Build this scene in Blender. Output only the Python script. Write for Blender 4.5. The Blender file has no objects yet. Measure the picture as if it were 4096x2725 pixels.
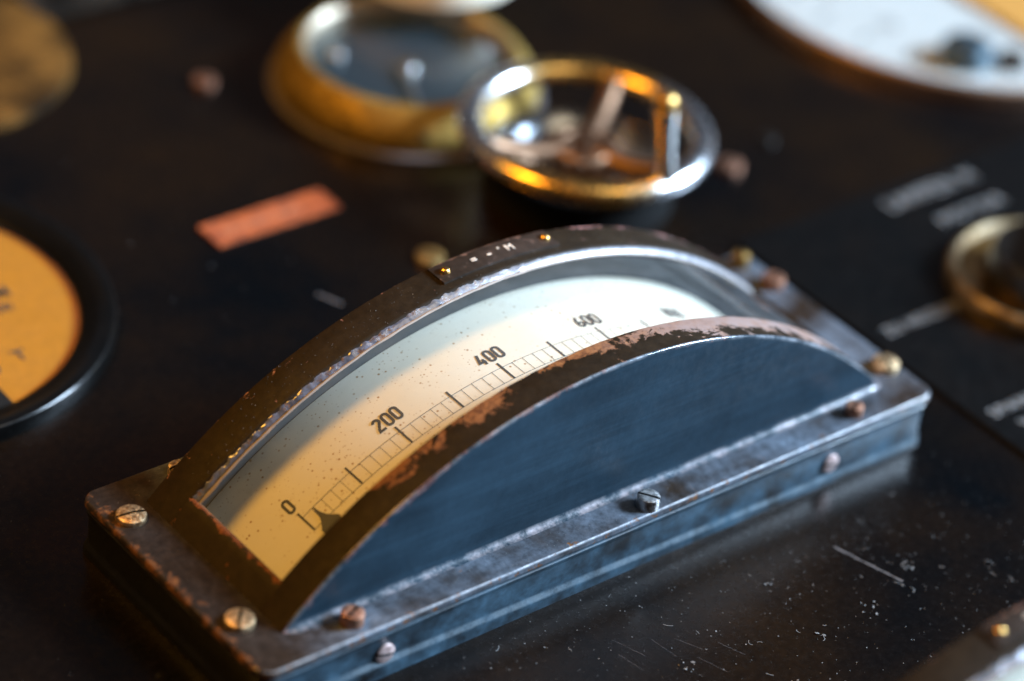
import bpy, bmesh, math, random
from mathutils import Vector, Matrix, noise
random.seed(7)
S = 0.01                      # all modelling numbers below are centimetres
PI = math.pi
sc = bpy.context.scene
col = sc.collection

# ------------------------------------------------------------------ camera
cd = bpy.data.cameras.new('camera'); cam = bpy.data.objects.new('camera', cd); col.objects.link(cam)
R0 = Vector((0.774665479, -0.622118955, 0.113408119))
R1 = Vector((-0.285930214, -0.504549084, -0.814661976))
R2 = Vector((0.564036619, 0.598663702, -0.568739363))
O = Vector((-30.183370555, -38.072970783, 42.747868744))
M = Matrix.Identity(4)
for i in range(3):
    M[i][0] = R0[i]; M[i][1] = -R1[i]; M[i][2] = -R2[i]; M[i][3] = O[i]*S
cam.matrix_world = M
cd.sensor_width = 36; cd.lens = 36*12372.119/4096
cd.clip_start = 0.02; cd.clip_end = 50
cd.dof.use_dof = True; cd.dof.focus_distance = 69.2*S; cd.dof.aperture_fstop = 4.7; cd.dof.aperture_blades = 0
sc.camera = cam

# ------------------------------------------------------------------ world and lamps
w = bpy.data.worlds.new('World'); sc.world = w; w.use_nodes = True
wn = w.node_tree; wn.nodes.clear()
wo = wn.nodes.new('ShaderNodeOutputWorld'); wb = wn.nodes.new('ShaderNodeBackground')
wt = wn.nodes.new('ShaderNodeTexCoord'); wz = wn.nodes.new('ShaderNodeTexNoise'); wr = wn.nodes.new('ShaderNodeValToRGB')
wz.inputs['Scale'].default_value = 3.2; wz.inputs['Detail'].default_value = 2
wr.color_ramp.elements[0].position = .38; wr.color_ramp.elements[0].color = (.030, .055, .085, 1)
wr.color_ramp.elements[1].position = .62; wr.color_ramp.elements[1].color = (.105, .058, .026, 1)
wn.links.new(wt.outputs['Generated'], wz.inputs['Vector']); wn.links.new(wz.outputs['Fac'], wr.inputs['Fac'])
wn.links.new(wr.outputs['Color'], wb.inputs['Color']); wn.links.new(wb.outputs[0], wo.inputs[0])
wb.inputs['Strength'].default_value = 1.0

def area(name, loc, target, sx, sy, power, color):
    l = bpy.data.lights.new(name, 'AREA'); l.shape = 'RECTANGLE'; l.size = sx*S; l.size_y = sy*S
    l.energy = power; l.color = color
    o = bpy.data.objects.new(name, l); col.objects.link(o)
    o.location = Vector(loc)*S
    o.rotation_euler = (Vector(target)-Vector(loc)).to_track_quat('-Z', 'Y').to_euler()
    return o
LC = Vector((.78, -.39, .50)).normalized()
area('window_light', Vector((10, 3, 0))+LC*190, (10, 3, 0), 58, 52, 172, (.60, .785, 1.0))
area('lamp_light', (-20, 22.5, 52), (7, 4, 0), 19, 19, 3.5, (1.0, .46, .048))
area('fill_light', (30, -32, 92), (9, 3, 0), 40, 40, 1.5, (1.0, .80, .55))  # added warm fill with no real source, lifts the shaded part of the scale

sc.view_settings.view_transform = 'Standard'; sc.view_settings.look = 'None'
sc.view_settings.exposure = 0; sc.view_settings.gamma = 1
sc.render.engine = 'CYCLES'
sc.cycles.max_bounces = 8

# ------------------------------------------------------------------ material helpers
class MT:
    def __init__(s, name):
        s.m = bpy.data.materials.new(name); s.m.use_nodes = True
        s.t = s.m.node_tree; s.b = s.t.nodes['Principled BSDF']
        tc = s.t.nodes.new('ShaderNodeTexCoord'); mp = s.t.nodes.new('ShaderNodeMapping')
        mp.inputs['Scale'].default_value = (100, 100, 100)
        s.t.links.new(tc.outputs['Object'], mp.inputs['Vector']); s.co = mp.outputs[0]
    def link(s, a, b):
        if isinstance(a, (int, float)): b.default_value = a
        elif isinstance(a, tuple): b.default_value = a if len(a) == 4 or b.type == 'VECTOR' else (*a, 1)
        else: s.t.links.new(a, b)
    def scale(s, v, rot=(0, 0, 0)):
        n = s.t.nodes.new('ShaderNodeMapping'); n.inputs['Scale'].default_value = v; n.inputs['Rotation'].default_value = rot
        s.link(s.co, n.inputs['Vector']); return n.outputs[0]
    def noise(s, sc_, det=4, rough=.55, co=None, dist=0):
        n = s.t.nodes.new('ShaderNodeTexNoise'); n.inputs['Scale'].default_value = sc_; n.inputs['Detail'].default_value = det
        n.inputs['Roughness'].default_value = rough; n.inputs['Distortion'].default_value = dist
        s.link(co or s.co, n.inputs['Vector']); return n.outputs['Fac']
    def voro(s, sc_, co=None):
        n = s.t.nodes.new('ShaderNodeTexVoronoi'); n.inputs['Scale'].default_value = sc_
        s.link(co or s.co, n.inputs['Vector']); return n.outputs['Distance']
    def math(s, op, a, b=0.0, c=None, clamp=False):
        n = s.t.nodes.new('ShaderNodeMath'); n.operation = op; n.use_clamp = clamp
        s.link(a, n.inputs[0]); s.link(b, n.inputs[1])
        if c is not None: s.link(c, n.inputs[2])
        return n.outputs[0]
    def ramp(s, f, lo, hi, a=0.0, b=1.0):
        n = s.t.nodes.new('ShaderNodeMapRange'); n.clamp = True
        s.link(f, n.inputs[0]); s.link(lo, n.inputs[1]); s.link(hi, n.inputs[2]); s.link(a, n.inputs[3]); s.link(b, n.inputs[4])
        return n.outputs[0]
    def mix(s, f, a, b):
        n = s.t.nodes.new('ShaderNodeMix'); n.data_type = 'RGBA'
        s.link(f, n.inputs[0]); s.link(a, n.inputs[6]); s.link(b, n.inputs[7]); return n.outputs[2]
    def xyz(s):
        n = s.t.nodes.new('ShaderNodeSeparateXYZ'); s.link(s.co, n.inputs[0]); return n.outputs
    def set(s, **k):
        names = dict(color='Base Color', rough='Roughness', metal='Metallic', coat='Coat Weight', coatr='Coat Roughness',
                     spec='Specular IOR Level', trans='Transmission Weight', ior='IOR', alpha='Alpha', sheen='Sheen Weight')
        for a, v in k.items(): s.link(v, s.b.inputs[names[a]])
        return s
    def bump(s, h, strength=.3, dist=.01):
        n = s.t.nodes.new('ShaderNodeBump'); n.inputs['Strength'].default_value = strength; n.inputs['Distance'].default_value = dist*S
        s.link(h, n.inputs['Height']); s.link(n.outputs[0], s.b.inputs['Normal']); return s

def enamel(name, base=(.022, .026, .03), dust=(.12, .13, .14), dust_amt=.35, rust=None, rough=.34, streak=None, mask=None, maskcol=(.30, .13, .06), coat=.10, coatr=.12, spec=.28, litmask=None, scale0=.9, cmask=None, glint=None, glintcol=(.50, .52, .56), mask2=None, mott=.35):
    """old black lacquer: cloudy gloss, dust film (also carries painted light), fine pits; mask(m) -> chips down to rusty metal"""
    m = MT(name)
    big = m.noise(scale0, 5, .6); fine = m.noise(28, 3, .7); mid = m.noise(6, 6, .65)
    f = m.math('MULTIPLY', m.ramp(big, .35, .75), dust_amt)
    if streak:
        st = m.noise(1.0, 6, .7, m.scale(streak[0], streak[1]))
        f = m.math('ADD', f, m.ramp(st, .45, .8, 0, streak[2]), clamp=True)
    if litmask: f = m.math('MULTIPLY', f, litmask(m))
    c = m.mix(f, (*base, 1), (*dust, 1))
    vv = m.ramp(m.noise(4.5, 6, .7), .3, .7, 1-mott, 1+mott)
    vm = m.t.nodes.new('ShaderNodeVectorMath'); vm.operation = 'SCALE'; m.link(c, vm.inputs[0]); m.link(vv, vm.inputs['Scale']); c = vm.outputs[0]
    sp = m.ramp(m.voro(9), .05, .08, 1, 0)                       # dust specks
    sp = m.math('MULTIPLY', sp, m.ramp(m.noise(2.3, 2), .56, .68))
    c = m.mix(m.math('MULTIPLY', sp, .35), c, (.22, .21, .20, 1))
    r = m.ramp(mid, .2, .8, rough-.1, rough+.18)
    h = m.math('ADD', m.math('MULTIPLY', mid, .6), m.math('MULTIPLY', fine, .25))
    if mask:
        k = mask(m)
        rc = m.mix(m.ramp(m.noise(7, 6, .7), .35, .65), (*maskcol, 1), (maskcol[0]*.35, maskcol[1]*.32, maskcol[2]*.4, 1))
        if mask2: rc = m.mix(m.math('MULTIPLY', mask2[0](m), m.ramp(m.noise(3, 4), .3, .6, .5, 1)), rc, (*mask2[1], 1))
        c = m.mix(k, c, rc); r = m.math('ADD', r, m.math('MULTIPLY', k, .35), clamp=True)
        h = m.math('SUBTRACT', h, m.math('MULTIPLY', k, 1.2))
    if glint:  # pale metallic tint used as a painted highlight
        bk = glint(m); c = m.mix(bk, c, (*glintcol, 1)); r = m.math('ADD', m.math('MULTIPLY', r, m.math('SUBTRACT', 1.0, bk)), m.math('MULTIPLY', bk, .34))
        m.set(metal=bk)
    if cmask: coat = m.math('MULTIPLY', cmask(m), coat)
    m.set(color=c, rough=r, spec=spec, coat=coat, coatr=coatr); m.bump(h, .35, .02)
    return m.m

def metal(name, c1, c2, rough=.3, spots=.5, m1=1.0, ns=3.0):
    m = MT(name)
    k = m.ramp(m.noise(ns, 6, .65), .5-spots*.4, .5+spots*.4)
    m.set(color=m.mix(k, (*c1, 1), (*c2, 1)), metal=m1, rough=m.ramp(m.noise(ns*1.7, 5, .6), .3, .7, rough*.7, rough*1.6))
    m.bump(m.noise(ns*6, 4, .7), .25, .015)
    return m.m

def plain(name, c, rough=.6, metal=0.0, **k):
    m = MT(name); v = m.ramp(m.noise(5, 5, .6), .3, .7)
    m.set(color=m.mix(v, (*[x*.8 for x in c], 1), (*c, 1)), rough=rough, metal=metal, **k); return m.m

# ------------------------------------------------------------------ object helpers
def link(name, me, parent=None, mat=None, kind=None, smooth=True):
    o = bpy.data.objects.new(name, me); col.objects.link(o)
    if parent is not None: o.parent = parent
    if mat: me.materials.append(mat)
    if smooth:
        me.polygons.foreach_set('use_smooth', [True]*len(me.polygons))
        me.set_sharp_from_angle(angle=math.radians(38))
    if kind: o['kind'] = kind
    return o
def mesh(name, vs, fs, parent=None, mat=None, **k):
    me = bpy.data.meshes.new(name); me.from_pydata([Vector(v)*S for v in vs], [], fs); me.validate(); me.update()
    bm = bmesh.new(); bm.from_mesh(me); bmesh.ops.recalc_face_normals(bm, faces=bm.faces); bm.to_mesh(me); bm.free()
    return link(name, me, parent, mat, **k)
def from_bm(name, bm, parent=None, mat=None, **k):
    me = bpy.data.meshes.new(name); bmesh.ops.scale(bm, vec=(S, S, S), verts=bm.verts)
    bmesh.ops.recalc_face_normals(bm, faces=bm.faces); bm.to_mesh(me); bm.free(); return link(name, me, parent, mat, **k)
def thing(name, label, cat, loc=(0, 0, 0), group=None, rz=0):
    o = bpy.data.objects.new(name, None); col.objects.link(o); o.location = Vector(loc)*S; o.rotation_euler = (0, 0, rz)
    o.empty_display_size = .01; o['label'] = label; o['category'] = cat
    if group: o['group'] = group
    return o
def grid(rows, closed_u=False, closed_v=False):
    """rows: list of lists of points -> verts, faces"""
    n = len(rows[0]); vs = [p for r in rows for p in r]; fs = []
    for i in range(len(rows)-(0 if closed_u else 1)):
        for j in range(n-(0 if closed_v else 1)):
            a = i*n+j; b = i*n+(j+1) % n; c = ((i+1) % len(rows))*n+(j+1) % n; d = ((i+1) % len(rows))*n+j
            fs.append((a, b, c, d))
    return vs, fs
def lathe(prof, n=64, c=(0, 0), a0=0, a1=2*PI, jit=0):
    full = abs(a1-a0-2*PI) < 1e-6
    rows = []
    for i in range(n if full else n+1):
        t = a0+(a1-a0)*i/n
        rows.append([(c[0]+r*math.cos(t), c[1]+r*math.sin(t), z) for r, z in prof])
    return grid(rows, closed_u=full)
def disc(r, z, n=48):
    return [(r*math.cos(2*PI*i/n), r*math.sin(2*PI*i/n), z) for i in range(n)]+[(0, 0, z)], [(i, (i+1) % n, n) for i in range(n)]
def join(*parts):
    vs = []; fs = []
    for v, f in parts:
        k = len(vs); vs += v; fs += [tuple(i+k for i in q) for q in f]
    return vs, fs
def tube(pts, rad, n=12, caps=True):
    rows = []; m_ = len(pts)
    up = Vector((0, 0, 1))
    for i, p in enumerate(pts):
        d = (Vector(pts[min(i+1, m_-1)])-Vector(pts[max(i-1, 0)])).normalized()
        a = d.cross(up) if abs(d.dot(up)) < .95 else d.cross(Vector((1, 0, 0))); a.normalize(); b = d.cross(a)
        r = rad[i] if isinstance(rad, (list, tuple)) else rad
        rows.append([tuple(Vector(p)+a*r*math.cos(2*PI*k/n)+b*r*math.sin(2*PI*k/n)) for k in range(n)])
    vs, fs = grid(rows, closed_v=True)
    if caps: fs = fs+[tuple(range(n)), tuple(range(len(vs)-n, len(vs)))]
    return vs, fs
def box(x0, x1, y0, y1, z0, z1, bev=0, seg=2):
    bm = bmesh.new()
    bmesh.ops.create_cube(bm, size=1)
    bmesh.ops.scale(bm, vec=(x1-x0, y1-y0, z1-z0), verts=bm.verts)
    bmesh.ops.translate(bm, vec=((x0+x1)/2, (y0+y1)/2, (z0+z1)/2), verts=bm.verts)
    if bev: bmesh.ops.bevel(bm, geom=bm.edges[:], offset=bev, segments=seg, affect='EDGES')
    return bm
def rrect(x0, x1, y0, y1, r, n=8, step=.25):
    """rounded rectangle outline, densely sampled, counter-clockwise"""
    out = []
    cs = [(x1-r, y0+r, -PI/2), (x1-r, y1-r, 0), (x0+r, y1-r, PI/2), (x0+r, y0+r, PI)]
    for k, (cx, cy, a) in enumerate(cs):
        arc = [(cx+r*math.cos(a+PI/2*i/n), cy+r*math.sin(a+PI/2*i/n), a+PI/2*i/n) for i in range(n+1)]
        out += arc
        nx, ny, na = cs[(k+1) % 4]
        s_ = arc[-1]; e = (nx+r*math.cos(na), ny+r*math.sin(na), na)
        L = math.hypot(e[0]-s_[0], e[1]-s_[1]); q = max(1, int(L/step))
        for i in range(1, q):
            out.append((s_[0]+(e[0]-s_[0])*i/q, s_[1]+(e[1]-s_[1])*i/q, s_[2]))
    return out
def text_mesh(name, s, size, loc, rz, parent, mat, depth=.01, align='LEFT', sx=1.0, bold=True):
    cu = bpy.data.curves.new(name, 'FONT'); cu.body = s; cu.size = size*S; cu.extrude = depth*S; cu.align_x = align
    cu.offset = (.012*size*S) if bold else 0; cu.space_character = 1.0 if bold else 1.25
    t = bpy.data.objects.new(name, cu); col.objects.link(t)
    dg = bpy.context.evaluated_depsgraph_get()
    me = bpy.data.meshes.new_from_object(t.evaluated_get(dg)); bpy.data.objects.remove(t)
    o = link(name, me, parent, mat, smooth=False); o.location = Vector(loc)*S; o.rotation_euler = (0, 0, rz); o.scale = (sx, 1, 1)
    return o

# ------------------------------------------------------------------ materials
M_panel = enamel('panel_lacquer', base=(.0006, .0010, .0016), dust=(.0115, .0055, .0016), dust_amt=.9, rough=.2, scale0=.12, spec=.26)  # brown clouds are warm room reflections painted into the lacquer
M_switch_panel = enamel('switch_panel_lacquer', base=(.0012, .0014, .0016), dust=(.005, .0034, .0026), dust_amt=.5, rough=.30)
def plate_wear(m):
    x, y, z = m.xyz()
    n = m.noise(2.2, 7, .7)
    e = m.math('ADD', m.ramp(x, 0.0, .5, .18, 0), m.ramp(y, 0.0, .25, .10, 0))
    return m.ramp(m.math('ADD', n, e), .655, .70)
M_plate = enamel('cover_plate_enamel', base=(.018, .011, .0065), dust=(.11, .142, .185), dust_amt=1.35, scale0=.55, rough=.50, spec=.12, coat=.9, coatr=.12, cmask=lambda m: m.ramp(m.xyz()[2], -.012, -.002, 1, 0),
                 glint=lambda m: m.math('MULTIPLY', m.math('MULTIPLY', m.ramp(m.xyz()[2], -.06, -.012, 0, 1), m.ramp(m.xyz()[2], -.010, -.001, 1, 0)), m.math('MULTIPLY', m.ramp(m.xyz()[1], .1, .2, 1, 0), m.ramp(m.noise(1.6, 6, .7), .36, .66, .10, .5))),  # highlight painted along the front chamfer
                 litmask=lambda m: m.math('ADD', m.ramp(m.xyz()[0], .9, 2.2, 0, .7), .06),  # painted light: pale in window light, dark left strip in the dome's shade
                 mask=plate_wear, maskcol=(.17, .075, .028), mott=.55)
def box_wear(m):
    return m.ramp(m.noise(2.6, 7, .72), .69, .73)
def flare_edge(m):  # highlight painted along the front flare
    x, y, z = m.xyz()
    zf = m.math('SUBTRACT', m.math('MULTIPLY', x, -.018), 1.03)
    d = m.math('ABSOLUTE', m.math('SUBTRACT', z, zf))
    k = m.math('MULTIPLY', m.ramp(d, .03, .09, 1, 0), m.ramp(y, .2, .3, 1, 0))
    return m.math('MULTIPLY', k, m.ramp(m.noise(1.2, 6, .7), .36, .66, .05, .55))
M_box = enamel('case_enamel', glint=flare_edge, glintcol=(.30, .38, .44), base=(.0045, .0045, .005), dust=(.040, .082, .120), dust_amt=1.1, litmask=lambda m: m.math('ADD', m.math('MULTIPLY', m.ramp(m.xyz()[0], .1, .6), m.ramp(m.xyz()[1], 6.0, 5.0)), .02), rough=.38, coat=.25, coatr=.10, spec=.18,  # blue film is window light painted on the front; left side stays dark
               streak=((.15, 3, 3), (0, 0, 0), .2), mask=box_wear, maskcol=(.20, .15, .15))
def wall_edge(m):
    # gloss coat and painted highlight on the rounded upper edge and foot fillet
    x, y, z = m.xyz()
    dx = m.math('SUBTRACT', x, 10.064); rr = m.math('SQRT', m.math('ADD', m.math('MULTIPLY', dx, dx),
         m.math('POWER', m.math('ADD', z, 8.378), 2.0)))
    return m.math('MAXIMUM', m.ramp(rr, 12.15, 12.20), m.ramp(z, .09, .15, 1, 0))
def wall_wear(m):
    x, y, z = m.xyz()
    # chips hang from the curved upper edge: distance below the arc
    dx = m.math('SUBTRACT', x, 10.064); rr = m.math('SQRT', m.math('ADD', m.math('MULTIPLY', dx, dx),
         m.math('POWER', m.math('ADD', z, 8.378), 2.0)))
    d = m.math('SUBTRACT', 12.246, rr)
    n = m.noise(1.9, 7, .75)
    top = m.ramp(m.math('ADD', m.math('ADD', n, m.ramp(x, 8.0, 13.0, 0, -.10)), m.ramp(d, 0.0, .36, .13, -.14)), .60, .63)
    foot = m.math('MULTIPLY', m.ramp(z, .02, .14, 1, 0), m.ramp(m.noise(1.3, 6, .7), .46, .62))
    return m.math('MAXIMUM', top, m.math('MULTIPLY', foot, .9))
M_wall = enamel('front_wall_enamel', base=(.007, .016, .025), dust=(.032, .068, .102), dust_amt=.45, mott=.10, scale0=.3, rough=.46, coat=.9, coatr=.10, spec=.14, cmask=wall_edge, glint=lambda m: m.math('MULTIPLY', wall_edge(m), m.ramp(m.noise(1.3, 7, .75), .42, .68, .0, .42)),
                streak=((.16, 1, 3.4), (0, math.radians(20), 0), .34), mask=wall_wear, maskcol=(.15, .085, .08))
def rim_wear(m):
    x, y, z = m.xyz()
    n = m.noise(1.25, 8, .72, dist=.4)
    e = m.math('ADD', m.ramp(y, 1.15, 1.75, -.10, .11), m.ramp(x, 10.5, 13.5, 0, .13))
    e = m.math('ADD', e, m.ramp(x, 2.2, 4.2, -.3, 0))
    return m.ramp(m.math('ADD', n, e), .55, .585)
M_rim = enamel('rim_enamel', base=(.0125, .0075, .003), dust=(.028, .02, .012), dust_amt=.4, rough=.55, coat=0.0, spec=.15,
               mask=rim_wear, maskcol=(.26, .12, .045), mask2=(lambda m: m.ramp(m.xyz()[0], 9.5, 12.5), (.22, .17, .16)))
def back_wear(m):
    x, y, z = m.xyz()
    n = m.noise(2.1, 7, .72)
    e = m.math('MULTIPLY', m.ramp(y, 5.85, 6.12, 0, .18), m.ramp(x, 7.0, 13.0, .3, 1))
    return m.ramp(m.math('ADD', n, e), .66, .69)
M_back = enamel('back_rim_enamel', base=(.0125, .0075, .003), dust=(.028, .02, .012), dust_amt=.4, rough=.55, coat=0.0, spec=.15,
                mask=back_wear, maskcol=(.40, .22, .20))
def end_wear(m):
    x, y, z = m.xyz()
    e = m.math('MULTIPLY', m.ramp(x, 1.55, 1.67, 0, .22), m.ramp(x, 1.8, 2.0, 1, 0))
    return m.ramp(m.math('ADD', m.noise(2.4, 7, .72), e), .63, .67)
M_end = enamel('end_strip_enamel', base=(.0125, .0075, .003), dust=(.028, .02, .012), dust_amt=.4, rough=.55, coat=0.0, spec=.15, mask=end_wear, maskcol=(.26, .10, .04))
M_inner = plain('inner_case_paint', (.045, .055, .06), .6)
M_brass = metal('brass', (.52, .33, .11), (.24, .13, .04), .34, .5)
M_brass_old = metal('aged_brass', (.62, .42, .17), (.36, .23, .08), .42, .6)
M_gold = metal('gold_screw', (.95, .74, .46), (.40, .24, .12), .40, .22, ns=9)
M_copper = metal('copper_screw', (.52, .28, .19), (.28, .14, .09), .45, .3, ns=9)
M_steel = metal('steel_screw', (.62, .62, .62), (.30, .28, .27), .34, .3, ns=9)
M_pink = metal('worn_screw', (.66, .52, .50), (.38, .26, .24), .46, .3, .7, ns=9)
M_chrome = metal('chrome', (.80, .80, .80), (.62, .60, .56), .16, .6)
M_black = plain('black_bakelite', (.012, .011, .010), .3)
M_print = plain('black_print', (.035, .032, .028), .7)
M_letter = plain('grey_lettering', (.22, .22, .22), .7)
M_slot = plain('slot_dirt', (.012, .008, .004), .8)
M_copperplate = metal('copper_plaque_metal', (.36, .085, .020), (.15, .032, .009), .6, .25, .03, ns=2.2)

def scale_paper():
    m = MT('scale_paper')
    a = m.ramp(m.voro(5.2), .10, .20, 1, 0); a = m.math('MULTIPLY', a, m.ramp(m.noise(1.1, 3), .40, .56))
    b = m.ramp(m.voro(9.0), .10, .22, 1, 0); b = m.math('MULTIPLY', b, m.ramp(m.noise(.9, 3), .42, .60))
    c = m.ramp(m.noise(1.6, 5, .7), .60, .78, 0, .5)
    base = m.mix(m.ramp(m.noise(.5, 4), .3, .7), (.70, .65, .54, 1), (.66, .59, .46, 1))
    k = m.math('MAXIMUM', m.math('MULTIPLY', a, .95), m.math('MULTIPLY', b, .8))
    k = m.math('MAXIMUM', k, m.math('MULTIPLY', c, .45))
    m.set(color=m.mix(k, base, (.30, .16, .05, 1)), rough=.55); return m.m
M_paper = scale_paper()

def glass(name, tint=(.93, .96, .97), dust=.05, rough=.02):
    m = MT(name); t = m.t
    out = t.nodes['Material Output']; t.nodes.remove(m.b)
    tr = t.nodes.new('ShaderNodeBsdfTransparent'); tr.inputs[0].default_value = (*tint, 1)
    gl = t.nodes.new('ShaderNodeBsdfGlossy'); gl.inputs['Roughness'].default_value = rough
    df = t.nodes.new('ShaderNodeBsdfDiffuse'); df.inputs[0].default_value = (.55, .62, .68, 1)
    fr = t.nodes.new('ShaderNodeFresnel'); fr.inputs[0].default_value = 1.5
    ge = t.nodes.new('ShaderNodeNewGeometry')            # same Fresnel from both sides of the thin pane
    m.link(m.ramp(ge.outputs['Backfacing'], 0, 1, 1.5, 1/1.5), fr.inputs[0])
    m1 = t.nodes.new('ShaderNodeMixShader'); m2 = t.nodes.new('ShaderNodeMixShader')
    m.link(fr.outputs[0], m1.inputs[0]); m.link(tr.outputs[0], m1.inputs[1]); m.link(gl.outputs[0], m1.inputs[2])
    sp = m.ramp(m.voro(9), .03, .06, .5, 0)
    dd = m.math('ADD', m.ramp(m.noise(1.4, 5, .6), .3, .75, dust*.5, dust*1.6), m.math('MULTIPLY', sp, m.ramp(m.noise(3, 2), .5, .7)), clamp=True)
    m.link(dd, m2.inputs[0]); m.link(m1.outputs[0], m2.inputs[1]); m.link(df.outputs[0], m2.inputs[2])
    m.link(m2.outputs[0], out.inputs[0]); return m.m
M_glass = glass('window_glass', dust=.05)
M_glass2 = glass('gauge_glass', dust=.006)

# ------------------------------------------------------------------ the setting: black instrument panel
ZP = -1.5
v, f = grid([[(x, y, 0) for x in (-90, 120)] for y in (-70, 150)])
panel = mesh('instrument_panel', v, f, None, M_panel, kind='structure', smooth=False); panel.location = (0, 0, ZP*S)
panel['label'] = 'glossy black lacquered instrument panel'

# ------------------------------------------------------------------ screws
def head(name, r, h, mat, parent, loc, slot=0.0, axis='z', dome=.0, bev=.04, sl=.068, dep=.07):
    prof = [(r*.999, 0), (r, h-bev), (r-bev*.3, h-bev*.3), (r-bev, h)]
    for k in (.66, .33): prof.append((max(r-bev, 0)*k, h+dome*(1-k*k)))
    n = 32; rows = []
    for i in range(n):
        t = 2*PI*i/n; rows.append([(q*math.cos(t), q*math.sin(t), z) for q, z in prof])
    bm = bmesh.new(); V, F = grid(rows, closed_u=True)
    V.append((0, 0, h+dome)); c = len(V)-1; L = len(prof)
    F += [(i*L+L-1, ((i+1) % n)*L+L-1, c) for i in range(n)]
    bv = [bm.verts.new(p) for p in V]
    for q in F: bm.faces.new([bv[i] for i in q])
    # the slot: real cut
    for s in (-sl/2, sl/2):
        bmesh.ops.bisect_plane(bm, geom=bm.verts[:]+bm.edges[:]+bm.faces[:], plane_co=(0, s, 0), plane_no=(0, 1, 0))
    dele = [g for g in bm.faces if abs(g.calc_center_median().y) < sl/2 and min(q.co.z for q in g.verts) > h-bev-.001]
    bmesh.ops.delete(bm, geom=dele, context='FACES')
    o = from_bm(name, bm, parent, mat)
    o.location = Vector(loc)*S
    o.rotation_euler = (0, 0, slot) if axis == 'z' else (PI/2, slot, 0)
    g = box(-r*.985, r*.985, -sl/2-.004, sl/2+.004, h-dep-bev, h-dep)
    s_ = from_bm('slot', g, o, M_slot, smooth=False)
    w1 = grid([[(-r*.97, y, h-dep), (r*.97, y, h-dep), (r*.97, y, h-bev*.4), (-r*.97, y, h-bev*.4)] for y in (-sl/2-.003, )])
    return o

# ------------------------------------------------------------------ edgewise meter
XC, ZC, RAD = 10.064, -8.3778, 12.2464
HH = 7.103; YF, YB = .925, 6.162
TH = 46.83; TW = 43.2; WY0, WY1 = 1.86, 5.14
def P(th, y, r):
    t = math.radians(th); return (XC+r*math.sin(t), y, ZC+r*math.cos(t))
def frange(a, b, n): return [a+(b-a)*i/n for i in range(n+1)]
def nz(x, y, z, s=1.0): return noise.noise(Vector((x*s, y*s, z*s)))

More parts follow.
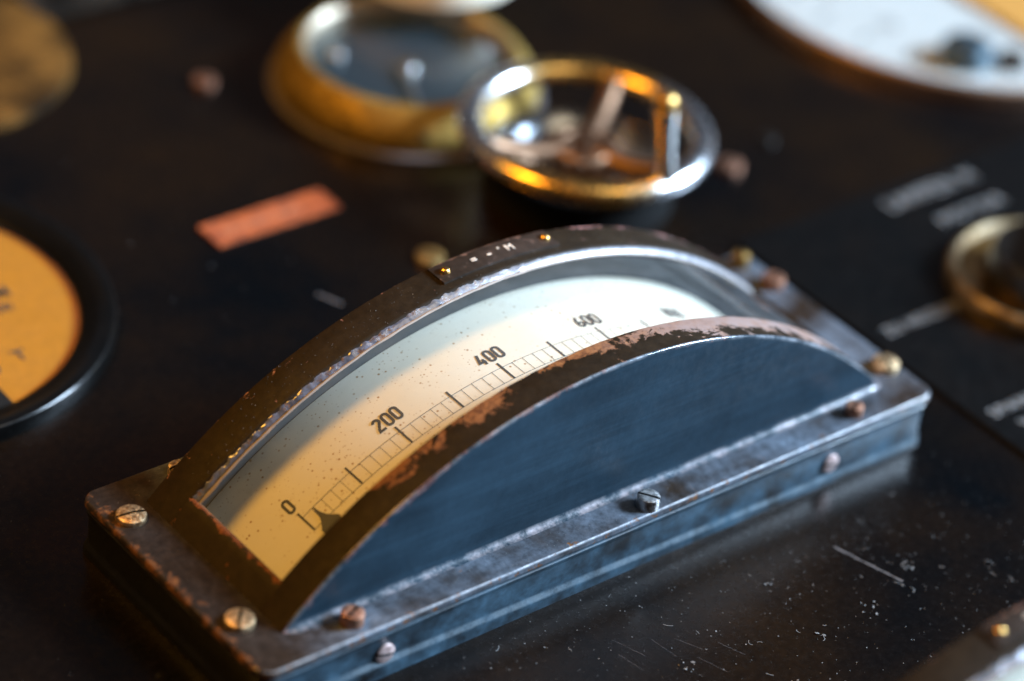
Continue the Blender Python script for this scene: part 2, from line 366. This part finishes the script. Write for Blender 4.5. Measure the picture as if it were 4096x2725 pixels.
def build_meter():
    T = thing('edgewise_meter', '', 'meter')
    # case under the cover plate, with a flared foot
    ring = rrect(0, 20, 0, HH, .38)
    prof = [(.14, -.16), (.14, -.27), (.07, -.29), (.035, -.32), (.035, -.38), (.07, -.43), (.08, -.47), (.085, -.75)]
    rows = []
    for (x, y, a) in ring:
        nx, ny = math.cos(a), math.sin(a)
        zf = -1.0-.018*max(0, x) if ny < -.5 else -1.22
        pr = prof+[(.085, zf+.1), (.07, zf+.03), (.02, zf-.06), (.0, zf-.12), (-.005, min(zf-.2, -1.3)), (-.01, -1.45), (-.01, -1.52)]
        rows.append([(x-nx*d, y-ny*d, z+.008*nz(x, y, z, 1.3)) for d, z in pr])
    v, f = grid(rows, closed_u=True); case = mesh('case', v, f, T, M_box)
    # cover plate
    rows = []
    for (x, y, a) in rrect(-.03, 20.03, -.03, HH+.03, .42, step=.12):
        nx, ny = math.cos(a), math.sin(a)
        ch = .03*max(0, nz(x, y, 0, 1.7)+.25)+.012*abs(nz(x, y, 3, 6)) if nx < -.5 else .006*abs(nz(x, y, 1, 4))+.01
        ch2 = (.05*max(0, nz(x, y, 9, 1.1)) + .03*abs(nz(x, y, 5, 4.0))) if nx < -.5 else 0
        pr = [(.3, -.17), (.03+ch2, -.17), (.0+ch2*.8, -.15), (ch, -.06), (.014+ch, -.028), (.045+ch, -.006), (.07+ch, 0), (.3, 0)]
        row = [(x-nx*d, y-ny*d, z) for d, z in pr]
        dx, dy = x-XC, y-3.5                      # opening under the dome
        k = min(8.3/max(abs(dx), 1e-6), 2.1/max(abs(dy), 1e-6))
        row += [(XC+dx*k, 3.5+dy*k, 0), (XC+dx*k, 3.5+dy*k, -.17)]
        rows.append(row)
    v, f = grid(rows, closed_u=True, closed_v=True)
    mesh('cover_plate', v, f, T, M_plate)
    # front wall of the dome: columns standing under the arc
    ths = frange(-TH, TH, 180); rows = []
    for th in ths:
        x, _, za = P(th, 0, RAD); za = max(za, .0)
        fl = min(.16, za*.5); ed = min(.055, za*.3)
        col_ = []
        for k in range(7):
            a = PI/2*k/6; col_.append((x, YF-fl*(1-math.sin(a)), fl*(1-math.cos(a))+.004+.010*nz(x, k*.1, 0, 3)*(k < 3)))
        z0, z1 = fl, za-ed
        for k in range(1, 12): zz = z0+(z1-z0)*k/12; col_.append((x, YF+.008*nz(x, zz, 0, .8), zz))
        for k in range(7):
            a = PI/2*k/6
            jz = .006*nz(x, 0, 4, 5)
            px, _, pz = P(th, 0, RAD-ed*(1-math.sin(a))-jz*(k > 0))
            col_.append((px, YF+ed*(1-math.cos(a)), pz if za > .1 else za*(.9+.1*k/6)))
        rows.append(col_)
    v, f = grid(rows); mesh('front_wall', v, f, T, M_wall)
    # front rim band
    rows = []
    for th in ths:
        pr = [(YF+.055, 0), (YF+.4, .0), (WY0-.07, 0), (WY0-.02, -.02), (WY0, -.06), (WY0+.005, -.30)]
        rows.append([P(th, y+(.012*nz(th*.2, y, 0, 3) if i > 1 else 0), RAD+d+.007*nz(th*.2, y, 2, 3)*(i > 0)) for i, (y, d) in enumerate(pr)])
    v, f = grid(rows); mesh('front_rim', v, f, T, M_rim)
    # back rim band with outer edge and back wall
    rows = []
    for th in ths:
        x, _, za = P(th, 0, RAD)
        pr = [(WY1+.02, -.30), (WY1+.02, -.05), (WY1+.06, -.01), (WY1+.12, 0), (5.6, 0), (YB-.05, 0), (YB-.015, -.015), (YB, -.05)]
        r_ = [P(th, y, RAD+d+.006*nz(th*.2, y, 7, 3)) for y, d in pr]
        r_.append((x, YB, -.02)); rows.append(r_)
    v, f = grid(rows); mesh('back_rim', v, f, T, M_back)
    # end strips between window and plate
    for s in (-1, 1):
        rows = []
        for y in frange(WY0-.1, WY1+.1, 30):
            rows.append([P(s*a, y, RAD+d+.005*nz(a, y, s, 3)) for a, d in ((TH, -.002), (TW+1.2, -.003), (TW+.25, -.004), (TW+.06, -.03), (TW, -.08), (TW, -.32))])
        v, f = grid(rows); mesh('end_strip', v, f, T, M_end)
    # crumbling cement bead round the glass
    rows = []
    tb = frange(-TW, TW, 520)
    for th in tb:
        q = max(0.0, min(1.0, (8-th)/14))       # crumbly on the left half, smooth at the crown
        r_ = []
        for k in range(9):
            a = PI*(k/8)*.62+.12
            y = WY1+.05-.155*(k/8); d = -.03-.085*(k/8)
            j = q*(.038*nz(th*.215, y*1.2, 0, 5.5)+.016*nz(th*.215, y, 5, 14))+.004*nz(th*.215, y, 1, 2)
            r_.append(P(th, y+j*.6, RAD+d+j+.012*math.sin(PI*k/8)))
        rows.append(r_)
    v, f = grid(rows); mesh('cement_bead', v, f, T, M_cement)
    rows = []
    for th in frange(-TW, TW, 200):
        rows.append([P(th, WY1-.09+.02*nz(th*.2, 0, 3, 3), RAD-.115), P(th, WY1-.14+.02*nz(th*.2, 0, 3, 3), RAD-.10), P(th, WY1-.17+.03*nz(th*.2, 0, 6, 2), RAD-.128)])
    v, f = grid(rows); mesh('glass_seal', v, f, T, M_seal)
    # glass
    v, f = grid([[P(th, y, RAD-.13) for y in (WY0-.05, WY1+.05)] for th in frange(-TW-.2, TW+.2, 120)])
    mesh('glass', v, f, T, M_glass)
    # inner case walls
    RS = RAD-1.05
    a = grid([[P(th, WY1+.42, r) for r in (RS-.3, RAD-.16)] for th in frange(-TH+1, TH-1, 80)])
    b = grid([[P(th, WY0-.35, r) for r in (RS-.3, RAD-.16)] for th in frange(-TH+1, TH-1, 80)])
    c1 = grid([[P(-44.6, y, r) for r in (RS-.3, RAD-.2)] for y in (WY0-.35, WY1+.42)])
    c2 = grid([[P(44.6, y, r) for r in (RS-.3, RAD-.2)] for y in (WY0-.35, WY1+.42)])
    v, f = join(a, b, c1, c2); mesh('inner_case', v, f, T, M_inner)
    # scale drum
    v, f = grid([[P(th, y, RS) for y in frange(WY0-.34, WY1+.40, 4)] for th in frange(-44.5, 44.5, 120)])
    sd = mesh('scale', v, f, T, M_paper)
    DG = 360/(2*PI*RS)
    def band(th0, th1, y0, y1, n=1):
        e = .008
        return grid([[P(th0+(th1-th0)*i/n, y, RS+e) for y in (y0, y1)] for i in range(n+1)])
    for i in range(11):
        c = -37.0+7.42*i; h_ = .028*DG
        v, f = band(c-h_, c+h_, 2.86, 3.52); mesh('long_tick', v, f, sd, M_print, smooth=False)
    parts = []
    for i in range(51):
        if i % 5 == 0: continue
        c = -37.0+7.42*i/5; parts.append(band(c-.006*DG, c+.006*DG, 2.86, 3.345))
    parts += [band(-37.0, 37.2, 2.862, 2.874, 150), band(-37.0, 37.2, 3.333, 3.345, 150)]
    v, f = join(*parts); mesh('fine_graduation', v, f, sd, M_print, smooth=False)
    # numerals, stroke-built narrow grotesque
    def arc(cx, cy, rx, ry, a0, a1, n=8): return [(cx+rx*math.cos(math.radians(a0+(a1-a0)*i/n)), cy+ry*math.sin(math.radians(a0+(a1-a0)*i/n))) for i in range(n+1)]
    Wd, Hd = .5, 1.0    # centreline box (unit: digit height 1, width .5)
    D0 = arc(.25, .77, .19, .19, 0, 180)+arc(.25, .23, .19, .19, 180, 360); D0.append(D0[0])
    DIG = {'0': [D0],
           '2': [arc(.25, .76, .19, .19, 170, -25)+[(.30, .52), (.10, .22), (.055, .05), (.46, .05)]],
           '4': [[(.46, .27), (.04, .27), (.27, .96)], [(.34, .50), (.34, .0)]],
           '6': [arc(.25, .25, .19, .20, 0, 360, 14), [(.06, .27), (.07, .52), (.16, .74), (.30, .97)]],
           '8': [arc(.25, .74, .165, .20, 0, 360, 14), arc(.25, .27, .195, .22, 0, 360, 14)],
           '1': [[(.08, .75), (.28, .95), (.28, 0)]]}
    def stroke(pts, w):
        out = []
        P_ = [Vector((x, y)) for x, y in pts]; closed = (P_[0]-P_[-1]).length < 1e-4
        L_ = []
        for i, p in enumerate(P_):
            a_ = P_[i-1] if i else (P_[-2] if closed else p); b_ = P_[i+1] if i < len(P_)-1 else (P_[1] if closed else p)
            d1 = (p-a_).normalized() if (p-a_).length else None; d2 = (b_-p).normalized() if (b_-p).length else None
            d = (d1 or d2)+(d2 or d1); d.normalize(); n_ = Vector((-d.y, d.x))
            k = 1/max(.55, n_.dot(Vector((-(d2 or d1).y, (d2 or d1).x))))
            L_.append((p+n_*w*k, p-n_*w*k))
        return L_
    def numeral(s, c):
        bm = bmesh.new(); hd = .405; sp = .245; tot = sp*len(s)-.045
        for i, chh in enumerate(s):
            ox = -tot/2+i*sp
            for pl in DIG[chh]:
                L_ = stroke(pl, .088); pv = None
                for a_, b_ in L_:
                    q = [bm.verts.new(P(c+(ox+(p.x)*hd)*DG, 3.625+p.y*hd, RS+.010)) for p in (a_, b_)]
                    if pv:
                        try: bm.faces.new([pv[0], pv[1], q[1], q[0]])
                        except ValueError: pass
                    pv = q
        from_bm('numeral', bm, sd, M_print, smooth=False)
    numeral('0', -37.15)
    for i, s in enumerate(('200', '400', '600', '800')): numeral(s, -22.05+14.85*i)
    numeral('1000', 37.2)
    # black pointer with a flared foot
    pts = []
    for k in range(9):
        u = k/8; wd = .02+.235*u**2.6
        pts.append((u, wd))
    rows = [[P(-35.35+.1*u+s*wd*DG, 3.27-.62*u, RS+.10) for s in (-1, 1)] for u, wd in pts]
    rows2 = [[P(-35.35+.1*u+s*wd*DG, 3.27-.62*u, RS+.07) for s in (-1, 1)] for u, wd in pts]
    rows += [[P(-36.5, 2.0, RS+.10), P(-34.0, 2.0, RS+.10)]]; rows2 += [[P(-36.5, 2.0, RS+.07), P(-34.0, 2.0, RS+.07)]]
    per = [r[0] for r in rows]+[r[1] for r in rows][::-1]; per2 = [r[0] for r in rows2]+[r[1] for r in rows2][::-1]
    v, f = join(grid(rows), grid(rows2), grid([per, per2], closed_v=True)); mesh('pointer', v, f, T, M_print, smooth=False)
    # curved name plate on the back rim
    npl = grid([[P(th, y, RAD+d) for y, d in ((5.44, .0), (5.45, .045), (5.50, .055), (5.80, .055), (6.06, .055), (6.09, .045), (6.10, .0))] for th in frange(-7.35, 8.6, 40)])
    capL = [tuple(P(t, y, RAD+d) for y, d in ((5.44, 0), (5.45, .045), (5.50, .055), (5.80, .055), (6.06, .055), (6.09, .045), (6.10, 0))) for t in (-7.35, 8.6)]
    v, f = join(npl, (list(capL[0]), [tuple(range(7))]), (list(capL[1]), [tuple(range(7))]))
    nm = mesh('nameplate', v, f, T, M_nameplate)
    for th in (-6.1, 7.7):
        x, y, z = P(th, 5.78, RAD+.05)
        rv = mesh('rivet', *lathe([(.13, -.02), (.125, .03), (.10, .075), (.06, .10), (.0, .11)], 24), nm, M_brass_riv)
        rv.location = Vector((x, y, z))*S; rv.rotation_euler = (0, math.radians(th), 0)
    # pale characters left on the name plate
    def pchar(s, th, y, size):
        o = text_mesh('lettering', s, size, P(th, y, RAD+.058), 0, nm, M_pale, .006)
        o.rotation_euler = (0, math.radians(th), 0)
    pchar('=', -2.7, 5.66, .30); pchar('-', -.55, 5.66, .42); pchar('.', 1.15, 5.84, .42); pchar('M', 2.1, 5.68, .30)
    # screws in the cover plate and case
    def scr(x, y, r, h, mat, slot, lab=None, z=0, **k):
        o = head('screw', r, h, mat, T, (x, y, z), slot, **k)
        if lab: o['label'] = lab
        return o
    scr(.53, 5.82, .345, .13, M_gold, math.radians(-11), 'brass slotted screw with chipped head', dome=.03)
    scr(.57, 1.70, .335, .14, M_gold, math.radians(48), None, dome=.03)
    scr(2.62, .47, .265, .30, M_copper, math.radians(20), 'copper coloured slotted screw standing proud')
    scr(10.83, .26, .27, .30, M_steel, math.radians(-56), 'grey slotted screw standing proud')
    scr(17.56, .42, .225, .27, M_copper, math.radians(30), 'copper coloured slotted screw standing proud')
    scr(19.62, 1.42, .34, .20, M_gold, math.radians(70), 'rough brass screw', dome=.05)
    scr(19.62, 5.52, .30, .26, M_copper, math.radians(10))
    scr(19.5, 6.65, .24, .34, M_brass, math.radians(50), dome=.06)
    scr(2.3, 6.62, .24, .24, M_gold, 0)
    for x, z in ((3.3, -.88), (16.67, -.93)):
        scr(x, .075, .25, .06, M_pink, math.radians(14), 'pinkish slotted screw in the front of the case', z=z, axis='y', dome=.03, bev=.025, dep=.03)
    return T

M_cement = enamel('cement_bead', base=(.035, .04, .055), dust=(.22, .24, .32), dust_amt=.6, rough=.2, coat=1.0, coatr=.10, glint=lambda m: m.math('MULTIPLY', m.ramp(m.xyz()[0], 7.0, 10.5, .0, .6), m.ramp(m.noise(3, 4), .3, .5, .5, 1)), glintcol=(.62, .66, .74),  # paler from the crown rightwards: painted highlight
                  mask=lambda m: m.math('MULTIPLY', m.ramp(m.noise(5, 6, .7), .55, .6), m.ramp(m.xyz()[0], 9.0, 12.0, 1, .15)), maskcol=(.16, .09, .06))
M_seal = plain('glass_seal_putty', (.30, .25, .21), .6)
M_nameplate = enamel('nameplate_metal', base=(.018, .012, .008), dust=(.05, .035, .028), dust_amt=.6, rough=.4,
                     mask=lambda m: m.ramp(m.math('ADD', m.noise(3, 6, .7), m.ramp(m.xyz()[1], 5.98, 6.08, 0, .2)), .62, .68), maskcol=(.16, .09, .06))
M_brass_riv = metal('rivet_brass', (.80, .50, .18), (.60, .34, .10), .22, .5)
M_pale = plain('pale_lettering', (.75, .66, .56), .6)

meter = build_meter()
meter['label'] = 'long black edgewise meter with arched glass window over a yellowed 0 to 1000 scale'
meter['group'] = 'black edgewise meters on the panel'
# the second one, cut by the lower right corner
def copy_tree(o, parent=None):
    c = o.copy(); col.objects.link(c); c.parent = parent
    for ch in [k for k in all_objs if k.parent == o]: copy_tree(ch, c)
    return c
all_objs = list(bpy.data.objects)
m2 = copy_tree(meter); m2.location = Vector((1.92, -15.76, 0))*S
m2['label'] = 'black edgewise meter cut off by the lower right corner, only its blurred back rim showing'

# ------------------------------------------------------------------ round gauge at the left edge
gA = thing('round_gauge', 'round gauge with wide black bezel and amber yellow face at the left edge', 'gauge', (.62, 17.05, ZP))
mesh('bezel', *lathe([(5.76, -.02), (5.76, .33), (5.745, .38), (5.71, .415), (5.66, .43), (5.4, .36), (5.0, .22), (4.90, .18), (4.86, .13), (4.84, .03)], 128), gA, enamel('gauge_bezel_black', base=(.002, .002, .002), dust=(.006, .005, .004), rough=.3, spec=.1, coat=.9, cmask=lambda m: m.math('MULTIPLY', m.ramp(m.xyz()[2], .30, .34), .8)))
M_amber = plain('amber_face', (.42, .17, .009), .5)
fA = mesh('face', *disc(4.86, .05, 96), gA, M_amber, smooth=False)
text_mesh('lettering', 'RPM', .62, (2.1, -.75, .062), math.radians(-4), fA, M_print, .003)
text_mesh('lettering', 'x100', .45, (2.1, -1.3, .062), math.radians(-4), fA, M_print, .003)
text_mesh('lettering', '0', .8, (1.0, -3.5, .062), 0, fA, M_print, .003)
text_mesh('lettering', 'T', .6, (1.9, -3.3, .062), 0, fA, M_print, .003)
from_bm('lower_cover', box(-3.4, 1.06, -4.75, -3.75, .06, .14, .02), gA, M_black).rotation_euler = (0, 0, math.radians(-2))
mesh('glass', *disc(4.84, .16, 64), gA, M_glass2, smooth=False)

# ------------------------------------------------------------------ brass porthole gauge
gB = thing('brass_gauge', 'round instrument with thick sloping brass bezel and dark blue face behind the handwheel', 'gauge', (18.85, 19.75, ZP))
M_flange = plain('grey_flange', (.10, .085, .085), .4)
mesh('base_flange', *lathe([(3.92, 0), (3.92, .05), (3.87, .08), (3.5, .09)], 96), gB, M_flange)
mesh('bezel', *lathe([(3.62, .09), (3.72, .18), (3.74, .42), (3.70, .58), (3.52, .86), (3.28, 1.16), (3.18, 1.25), (3.10, 1.275), (2.99, 1.26)], 128), gB, metal('matt_brass', (.38, .26, .075), (.22, .145, .04), .60, .5, ns=2))
mesh('lip', *lathe([(2.99, 1.26), (2.94, 1.22), (2.87, 1.13), (2.82, 1.04), (2.80, .95), (2.80, .30)], 128), gB, metal('pale_brass_lip', (.42, .36, .28), (.30, .25, .18), .42, .4))
fB = mesh('face', *disc(2.82, .55, 64), gB, plain('blue_black_face', (.012, .027, .039), .3), smooth=False)
mesh('hub', *lathe([(.26, .56), (.26, .72), (.18, .80), (0, .83)], 24), gB, M_chrome)
mesh('pointer', *tube([(-.1, .2, .68), (-.6, -1.0, .68), (-1.2, -2.2, .68)], [.10, .07, .05], 8), gB, M_steel)
mesh('stud', *lathe([(.24, .55), (.24, .68), (.15, .76), (0, .78)], 20), gB, M_steel).location = Vector((-1.35, 1.6, 0))*S
bh = mesh('bezel_screw', *lathe([(.13, -.05), (.13, .02), (0, .03)], 16), gB, M_slot); bh.location = Vector((-1.9, -3.2, .62))*S
bh.rotation_euler = (math.radians(90), 0, math.radians(-30))
mesh('glass', *disc(2.82, .90, 64), gB, M_glass2, smooth=False)

def rim_painted_sheen():
    # reflections painted in: cool silver at the window glints, lamp gold between
    m = MT('rim_painted_sheen'); x, y, z = m.xyz()
    d = m.math('SUBTRACT', m.math('MULTIPLY', x, .62), m.math('MULTIPLY', y, .70))
    k = m.ramp(m.math('ADD', m.math('ABSOLUTE', d), m.ramp(m.noise(1.2, 5), .3, .7, -.5, .5)), 1.3, 2.3)
    m.set(color=m.mix(k, (.88, .55, .17, 1), (.78, .80, .84, 1)), metal=1.0, rough=m.ramp(m.noise(3, 5, .6), .3, .7, .18, .32))
    m.bump(m.noise(16, 4, .7), .2, .012); return m.m

# ------------------------------------------------------------------ handwheel
gC = thing('handwheel', 'small polished brass handwheel with an upright handle, beside the brass gauge', 'handwheel', (19.79, 13.24, ZP))
ZR = 1.85; RR = 3.14; rt = .37
rows = []
for i in range(128):
    t = 2*PI*i/128
    rows.append([((RR+rt*math.cos(a))*math.cos(t), (RR+rt*math.cos(a))*math.sin(t), ZR+rt*.85*math.sin(a)) for a in [2*PI*k/20 for k in range(20)]])
v, f = grid(rows, closed_u=True, closed_v=True); mesh('rim', v, f, gC, rim_painted_sheen())
M_hub = metal('tarnished_bronze', (.24, .14, .085), (.12, .07, .045), .42, .5, ns=5)
for a in (34, 163, 288):
    a = math.radians(a); c_, s_ = math.cos(a), math.sin(a)
    mesh('spoke', *tube([(.5*c_, .5*s_, 1.25), (1.6*c_, 1.6*s_, 1.32), (2.5*c_, 2.5*s_, 1.6), (RR*c_, RR*s_, ZR)], [.34, .29, .27, .30], 12), gC, M_hub)
prof = [(1.15, .02), (1.1, .1), (.75, .2), (.7, .9)]
mesh('hub', *lathe(prof+[(.95, .95), (.95, 1.42), (.85, 1.5), (.6, 1.5), (.55, 1.42), (.3, 1.42), (.28, 1.62), (0, 1.66)], 48), gC, M_hub)
kn = []
for i in range(16):
    t = 2*PI*i/16; kn.append(lathe([(.11, .98), (.12, 1.05), (.12, 1.38), (.07, 1.44), (0, 1.45)], 8, (.95*math.cos(t), .95*math.sin(t))))
v, f = join(*kn); mesh('knurling', v, f, gC, M_hub)
ha = math.radians(-88); hx, hy = RR*math.cos(ha), RR*math.sin(ha)
mesh('handle_stem', *tube([(hx, hy, ZR), (hx-.03, hy+.03, ZR+.35), (hx-.10, hy+.08, ZR+1.0), (hx-.19, hy+.15, ZR+1.8), (hx-.24, hy+.19, ZR+2.3)], [.36, .28, .25, .29, .36], 20), gC, M_chrome)
mesh('handle_ball', *lathe([(0, -.05), (.22, -.02), (.31, .12), (.33, .26), (.27, .42), (.14, .53), (0, .56)], 32), gC, M_brass).location = Vector((hx-.25, hy+.2, ZR+2.22))*S
mesh('dish_wall', *lathe([(2.62, .0), (2.60, .96), (2.56, 1.02), (2.48, 1.04)], 64), gC, plain('matt_black_rim', (.006, .006, .006), .8, spec=.1))
mesh('dish', *lathe([(2.48, 1.04), (2.42, 1.03), (2.1, .74), (1.75, .48), (1.3, .30), (.8, .24), (0, .22)], 96), gC, metal('dark_polished_dish', (.34, .36, .38), (.26, .27, .28), .13, .5))

# ------------------------------------------------------------------ big white dial, top right
gD = thing('white_dial', 'large round dial with white face and thin brown rim in the upper right corner', 'gauge', (38.3, 16.8, ZP))
mesh('rim', *lathe([(7.48, 0), (7.48, .38), (7.44, .46), (7.36, .50), (7.28, .48), (7.24, .42), (7.24, .20)], 128), gD, M_rimD if 'M_rimD' in globals() else metal('brown_rim', (.34, .22, .16), (.22, .14, .10), .4, .5))
fD = mesh('face', *disc(7.26, .26, 96), gD, plain('white_face', (.50, .50, .48), .5), smooth=False)
for a in range(0, 360, 15):
    t = math.radians(a)
    mm = grid([[(r*math.cos(t)+d*math.sin(t), r*math.sin(t)-d*math.cos(t), .272) for d in (-.06, .06)] for r in (5.6, 6.1)])
    mesh('tick', *mm, fD, M_print, smooth=False)
for s_, a in (('10', 196), ('20', 222), ('30', 165)):
    t = math.radians(a); text_mesh('numeral', s_, .8, (4.7*math.cos(t)-.4, 4.7*math.sin(t)-.3, .272), 0, fD, M_letter, .003)
mesh('boss', *lathe([(.80, .26), (.80, .75), (.68, .92), (.4, 1.0), (0, 1.02)], 48), gD, metal('grey_boss', (.16, .22, .26), (.08, .11, .13), .4, .4)).location = Vector((-3.85, -4.05, 0))*S
mesh('boss', *lathe([(.45, .26), (.45, .6), (.3, .7), (0, .72)], 32), gD, M_slot).location = Vector((-2.75, -4.9, 0))*S
from_bm('centre_plate', box(-1.15, 3.6, -4.9, .4, .28, .42, .05), gD, plain('ochre_plate', (.42, .21, .045), .5))
mesh('glass', *disc(7.24, .40, 64), gD, M_glass2, smooth=False)

# ------------------------------------------------------------------ rotary switch at the right edge on its own panel plate
sp_ = thing('switch_plate', 'separate black panel plate with grey lettering along the right edge', 'plate', (0, 0, 0))
mesh_bm = box(21.75, 60, -40, 9.0, ZP-.05, ZP+.10, .03)
from_bm('plate', mesh_bm, sp_, M_switch_panel)
ZT = ZP+.104
text_mesh('lettering', 'LAMPEN M', .78, (26.75, 8.0, ZT), 0, sp_, M_letter, .003, bold=False, sx=.78)
text_mesh('lettering', 'MOTOR', .60, (27.55, 6.75, ZT), 0, sp_, M_letter, .003, bold=False)
text_mesh('lettering', 'ZU HEIZUNG', .52, (22.35, 3.65, ZT), 0, sp_, M_letter, .003, bold=False, sx=.80)
text_mesh('lettering', 'SPANNG', .5, (22.2, -.3, ZT), 0, sp_, M_letter, .003, bold=False)
text_mesh('lettering', 'V 220', .5, (22.6, -1.0, ZT), 0, sp_, M_letter, .003, bold=False)
gE = thing('rotary_switch', 'round brass switch with black knob cut off by the right edge', 'switch', (27.75, 3.2, ZP+.1))
mesh('ring', *lathe([(2.68, 0), (2.70, .25), (2.66, .42), (2.58, .50), (2.48, .50), (2.40, .40), (2.36, .2), (2.3, .14)], 96), gE, metal('worn_switch_brass', (.40, .31, .20), (.12, .075, .03), .42, .35, ns=1.6))
mesh('dished_plate', *lathe([(2.34, .30), (2.1, .26), (1.7, .16), (1.2, .12), (0, .12)], 64), gE, metal('brown_brass', (.30, .17, .05), (.08, .045, .015), .4, .4, ns=2))
mesh('knob', *lathe([(1.65, .12), (1.6, 1.0), (1.5, 1.15), (.6, 1.2), (0, 1.2)], 48), gE, M_black)
from_bm('grip', box(-1.6, 1.6, -.35, .35, .9, 1.9, .15), gE, M_black).rotation_euler = (0, 0, .6)

# ------------------------------------------------------------------ small things on the panel
pl_ = thing('copper_plaque', 'small tarnished copper plaque lying between the left gauge and the long meter', 'plaque', (9.62, 15.52, ZP))
from_bm('plate', box(0, 3.9, 0, 1.05, 0, .07, .02), pl_, M_copperplate)
text_mesh('lettering', 'SPANNUNG', .46, (.42, .34, .072), 0, pl_, plain('plaque_print', (.38, .15, .08), .5), .003)

def pscrew(x, y, r, mat, label, h=.16, z=ZP):
    T = thing('panel_screw', label, 'screw', (x, y, z), 'screws in the panel')
    head('head', r, h, mat, T, (0, 0, 0), random.uniform(0, 3), dome=.04)
pscrew(13.93, 22.6, .33, M_copper, 'pinkish screw head between the left edge and the brass gauge')
pscrew(24.3, 12.0, .36, M_copper, 'copper coloured screw head touching the right of the handwheel')
pscrew(14.1, 12.45, .38, M_brass_old, 'dull brass screw head half hidden behind the long meter')
pscrew(26.3, 12.6, .24, M_black, 'small dark screw head right of the handwheel', .1)
pscrew(23.2, -1.95, .30, M_gold, 'bright brass screw in the lower corner of the switch plate', .22, ZP+.1)
cb = thing('cream_lamp_cover', 'blurred cream white cap at the top edge, overhanging the far side of the brass gauge', 'cover', (22.1, 23.1, ZP))
mesh('cap', *lathe([(.6, 0), (.6, 1.40), (2.5, 1.44), (2.65, 1.54), (2.65, 2.3), (2.4, 2.6), (1.2, 2.8), (0, 2.85)], 64), cb, plain('cream_paint', (.90, .80, .64), .4))
M_worn = enamel('worn_brass_sheet', base=(.004, .003, .002), dust=(.13, .062, .014), dust_amt=1.0, rough=.6, coat=0.0, spec=.05, scale0=.45)
M_worn2 = enamel('worn_grey_sheet', base=(.003, .003, .003), dust=(.055, .045, .035), dust_amt=1.0, rough=.6, coat=0.0, spec=.05, scale0=.5)
wp = thing('worn_brass_plate', 'blurred brown brass plate in the upper left corner', 'plate', (7.6, 27.4, ZP))
mesh('plate', *lathe([(4.3, 0), (4.25, .2), (4.0, .3), (2.0, .34), (0, .34)], 64), wp, M_worn)
wq = thing('worn_grey_plate', 'blurred grey metal plate at the top edge left of the brass gauge', 'plate', (15.3, 29.6, ZP))
from_bm('plate', box(-3.8, 4.2, -2.2, 3.4, 0, .3, .12), wq, M_worn2)

# ------------------------------------------------------------------ dust and lint
def dust():
    vs = []; fs = []
    def flake(x, y, z, r):
        k = len(vs); a = random.uniform(0, 6.28); n = random.randint(3, 5)
        for i in range(n):
            t = a+2*PI*i/n; q = r*random.uniform(.5, 1.3)
            vs.append((x+q*math.cos(t), y+q*math.sin(t), z+random.uniform(0, r*.8)))
        fs.append(tuple(range(k, k+n)))
    def fibre(x, y, z, L):
        a = random.uniform(0, 6.28); cur = random.uniform(-2, 2); k0 = len(vs); n = 7; wdt = .006
        for i in range(n):
            vs.append((x-wdt*math.sin(a), y+wdt*math.cos(a), z+.01)); vs.append((x+wdt*math.sin(a), y-wdt*math.cos(a), z+.012))
            x += L/n*math.cos(a); y += L/n*math.sin(a); a += cur/n*1.5+random.uniform(-.2, .2)
        for i in range(n-1):
            b = k0+2*i; fs.append((b, b+1, b+3, b+2))
    for _ in range(1300):
        x = random.uniform(-6, 34); y = random.uniform(-8, 26)
        if random.random() < .55: x = random.uniform(4, 20); y = random.uniform(-6, 0)
        if -.2 < x < 20.2 and -.2 < y < 7.3: continue
        if x > 21.6 and y < 9.2: continue
        flake(x, y, ZP+.004, random.choice((.008, .012, .016, .02))*random.uniform(.6, 1.2))
    for _ in range(34): fibre(random.uniform(6, 18), random.uniform(-5, -.3), ZP+.004, random.uniform(.08, .3))
    for _ in range(420):
        x = random.uniform(.2, 19.8); y = random.choice((random.uniform(.1, .8), random.uniform(6.3, 7)))
        if x < .9: y = random.uniform(.1, 7)
        flake(x, y, .004, random.choice((.006, .009, .013)))
    for _ in range(260):
        th = random.uniform(-42, 30); y = random.uniform(5.2, 6.1)
        x, y, z = P(th, y, RAD+.006); flake(x, y, z, random.choice((.005, .008, .011)))
    for cx, cy, n_, s_ in ((14.3, -3.9, 9, .16), (16.1, -3.3, 14, .10), (9.2, -3.2, 10, .14), (12.8, -2.1, 5, .05), (12.6, -4.0, 6, .09)):
        for _ in range(n_): flake(random.gauss(cx, s_), random.gauss(cy, s_), ZP+.01, random.uniform(.015, .045))
    o = mesh('dust', vs, fs, None, plain('dust_grey', (.17, .17, .17), .9), kind='stuff', smooth=False); return o
dust()
def scratches():
    ps = []
    def line(x0, y0, x1, y1, w0):
        d = Vector((x1-x0, y1-y0)); n = Vector((-d.y, d.x)).normalized(); q = 14; r = []
        for i in range(q+1):
            p = Vector((x0, y0))+d*i/q+n*random.uniform(-.01, .01); ww = w0*random.uniform(.3, 1)
            r.append([(p.x+n.x*ww, p.y+n.y*ww, ZP+.005), (p.x-n.x*ww, p.y-n.y*ww, ZP+.005)])
        ps.append(grid(r))
    line(15.1, -1.85, 15.62, -3.65, .035)
    for k in range(6): x_ = random.uniform(7.5, 11.5); y_ = random.uniform(-3.2, -1.0); line(x_, y_, x_+random.uniform(.1, .3), y_-random.uniform(.3, .9), .004)
    line(10.6, 12.6, 10.9, 11.9, .05)
    v, f = join(*ps); mesh('scratches', v, f, None, plain('scratch_grey', (.10, .09, .09), .6), kind='stuff', smooth=False)
scratches()
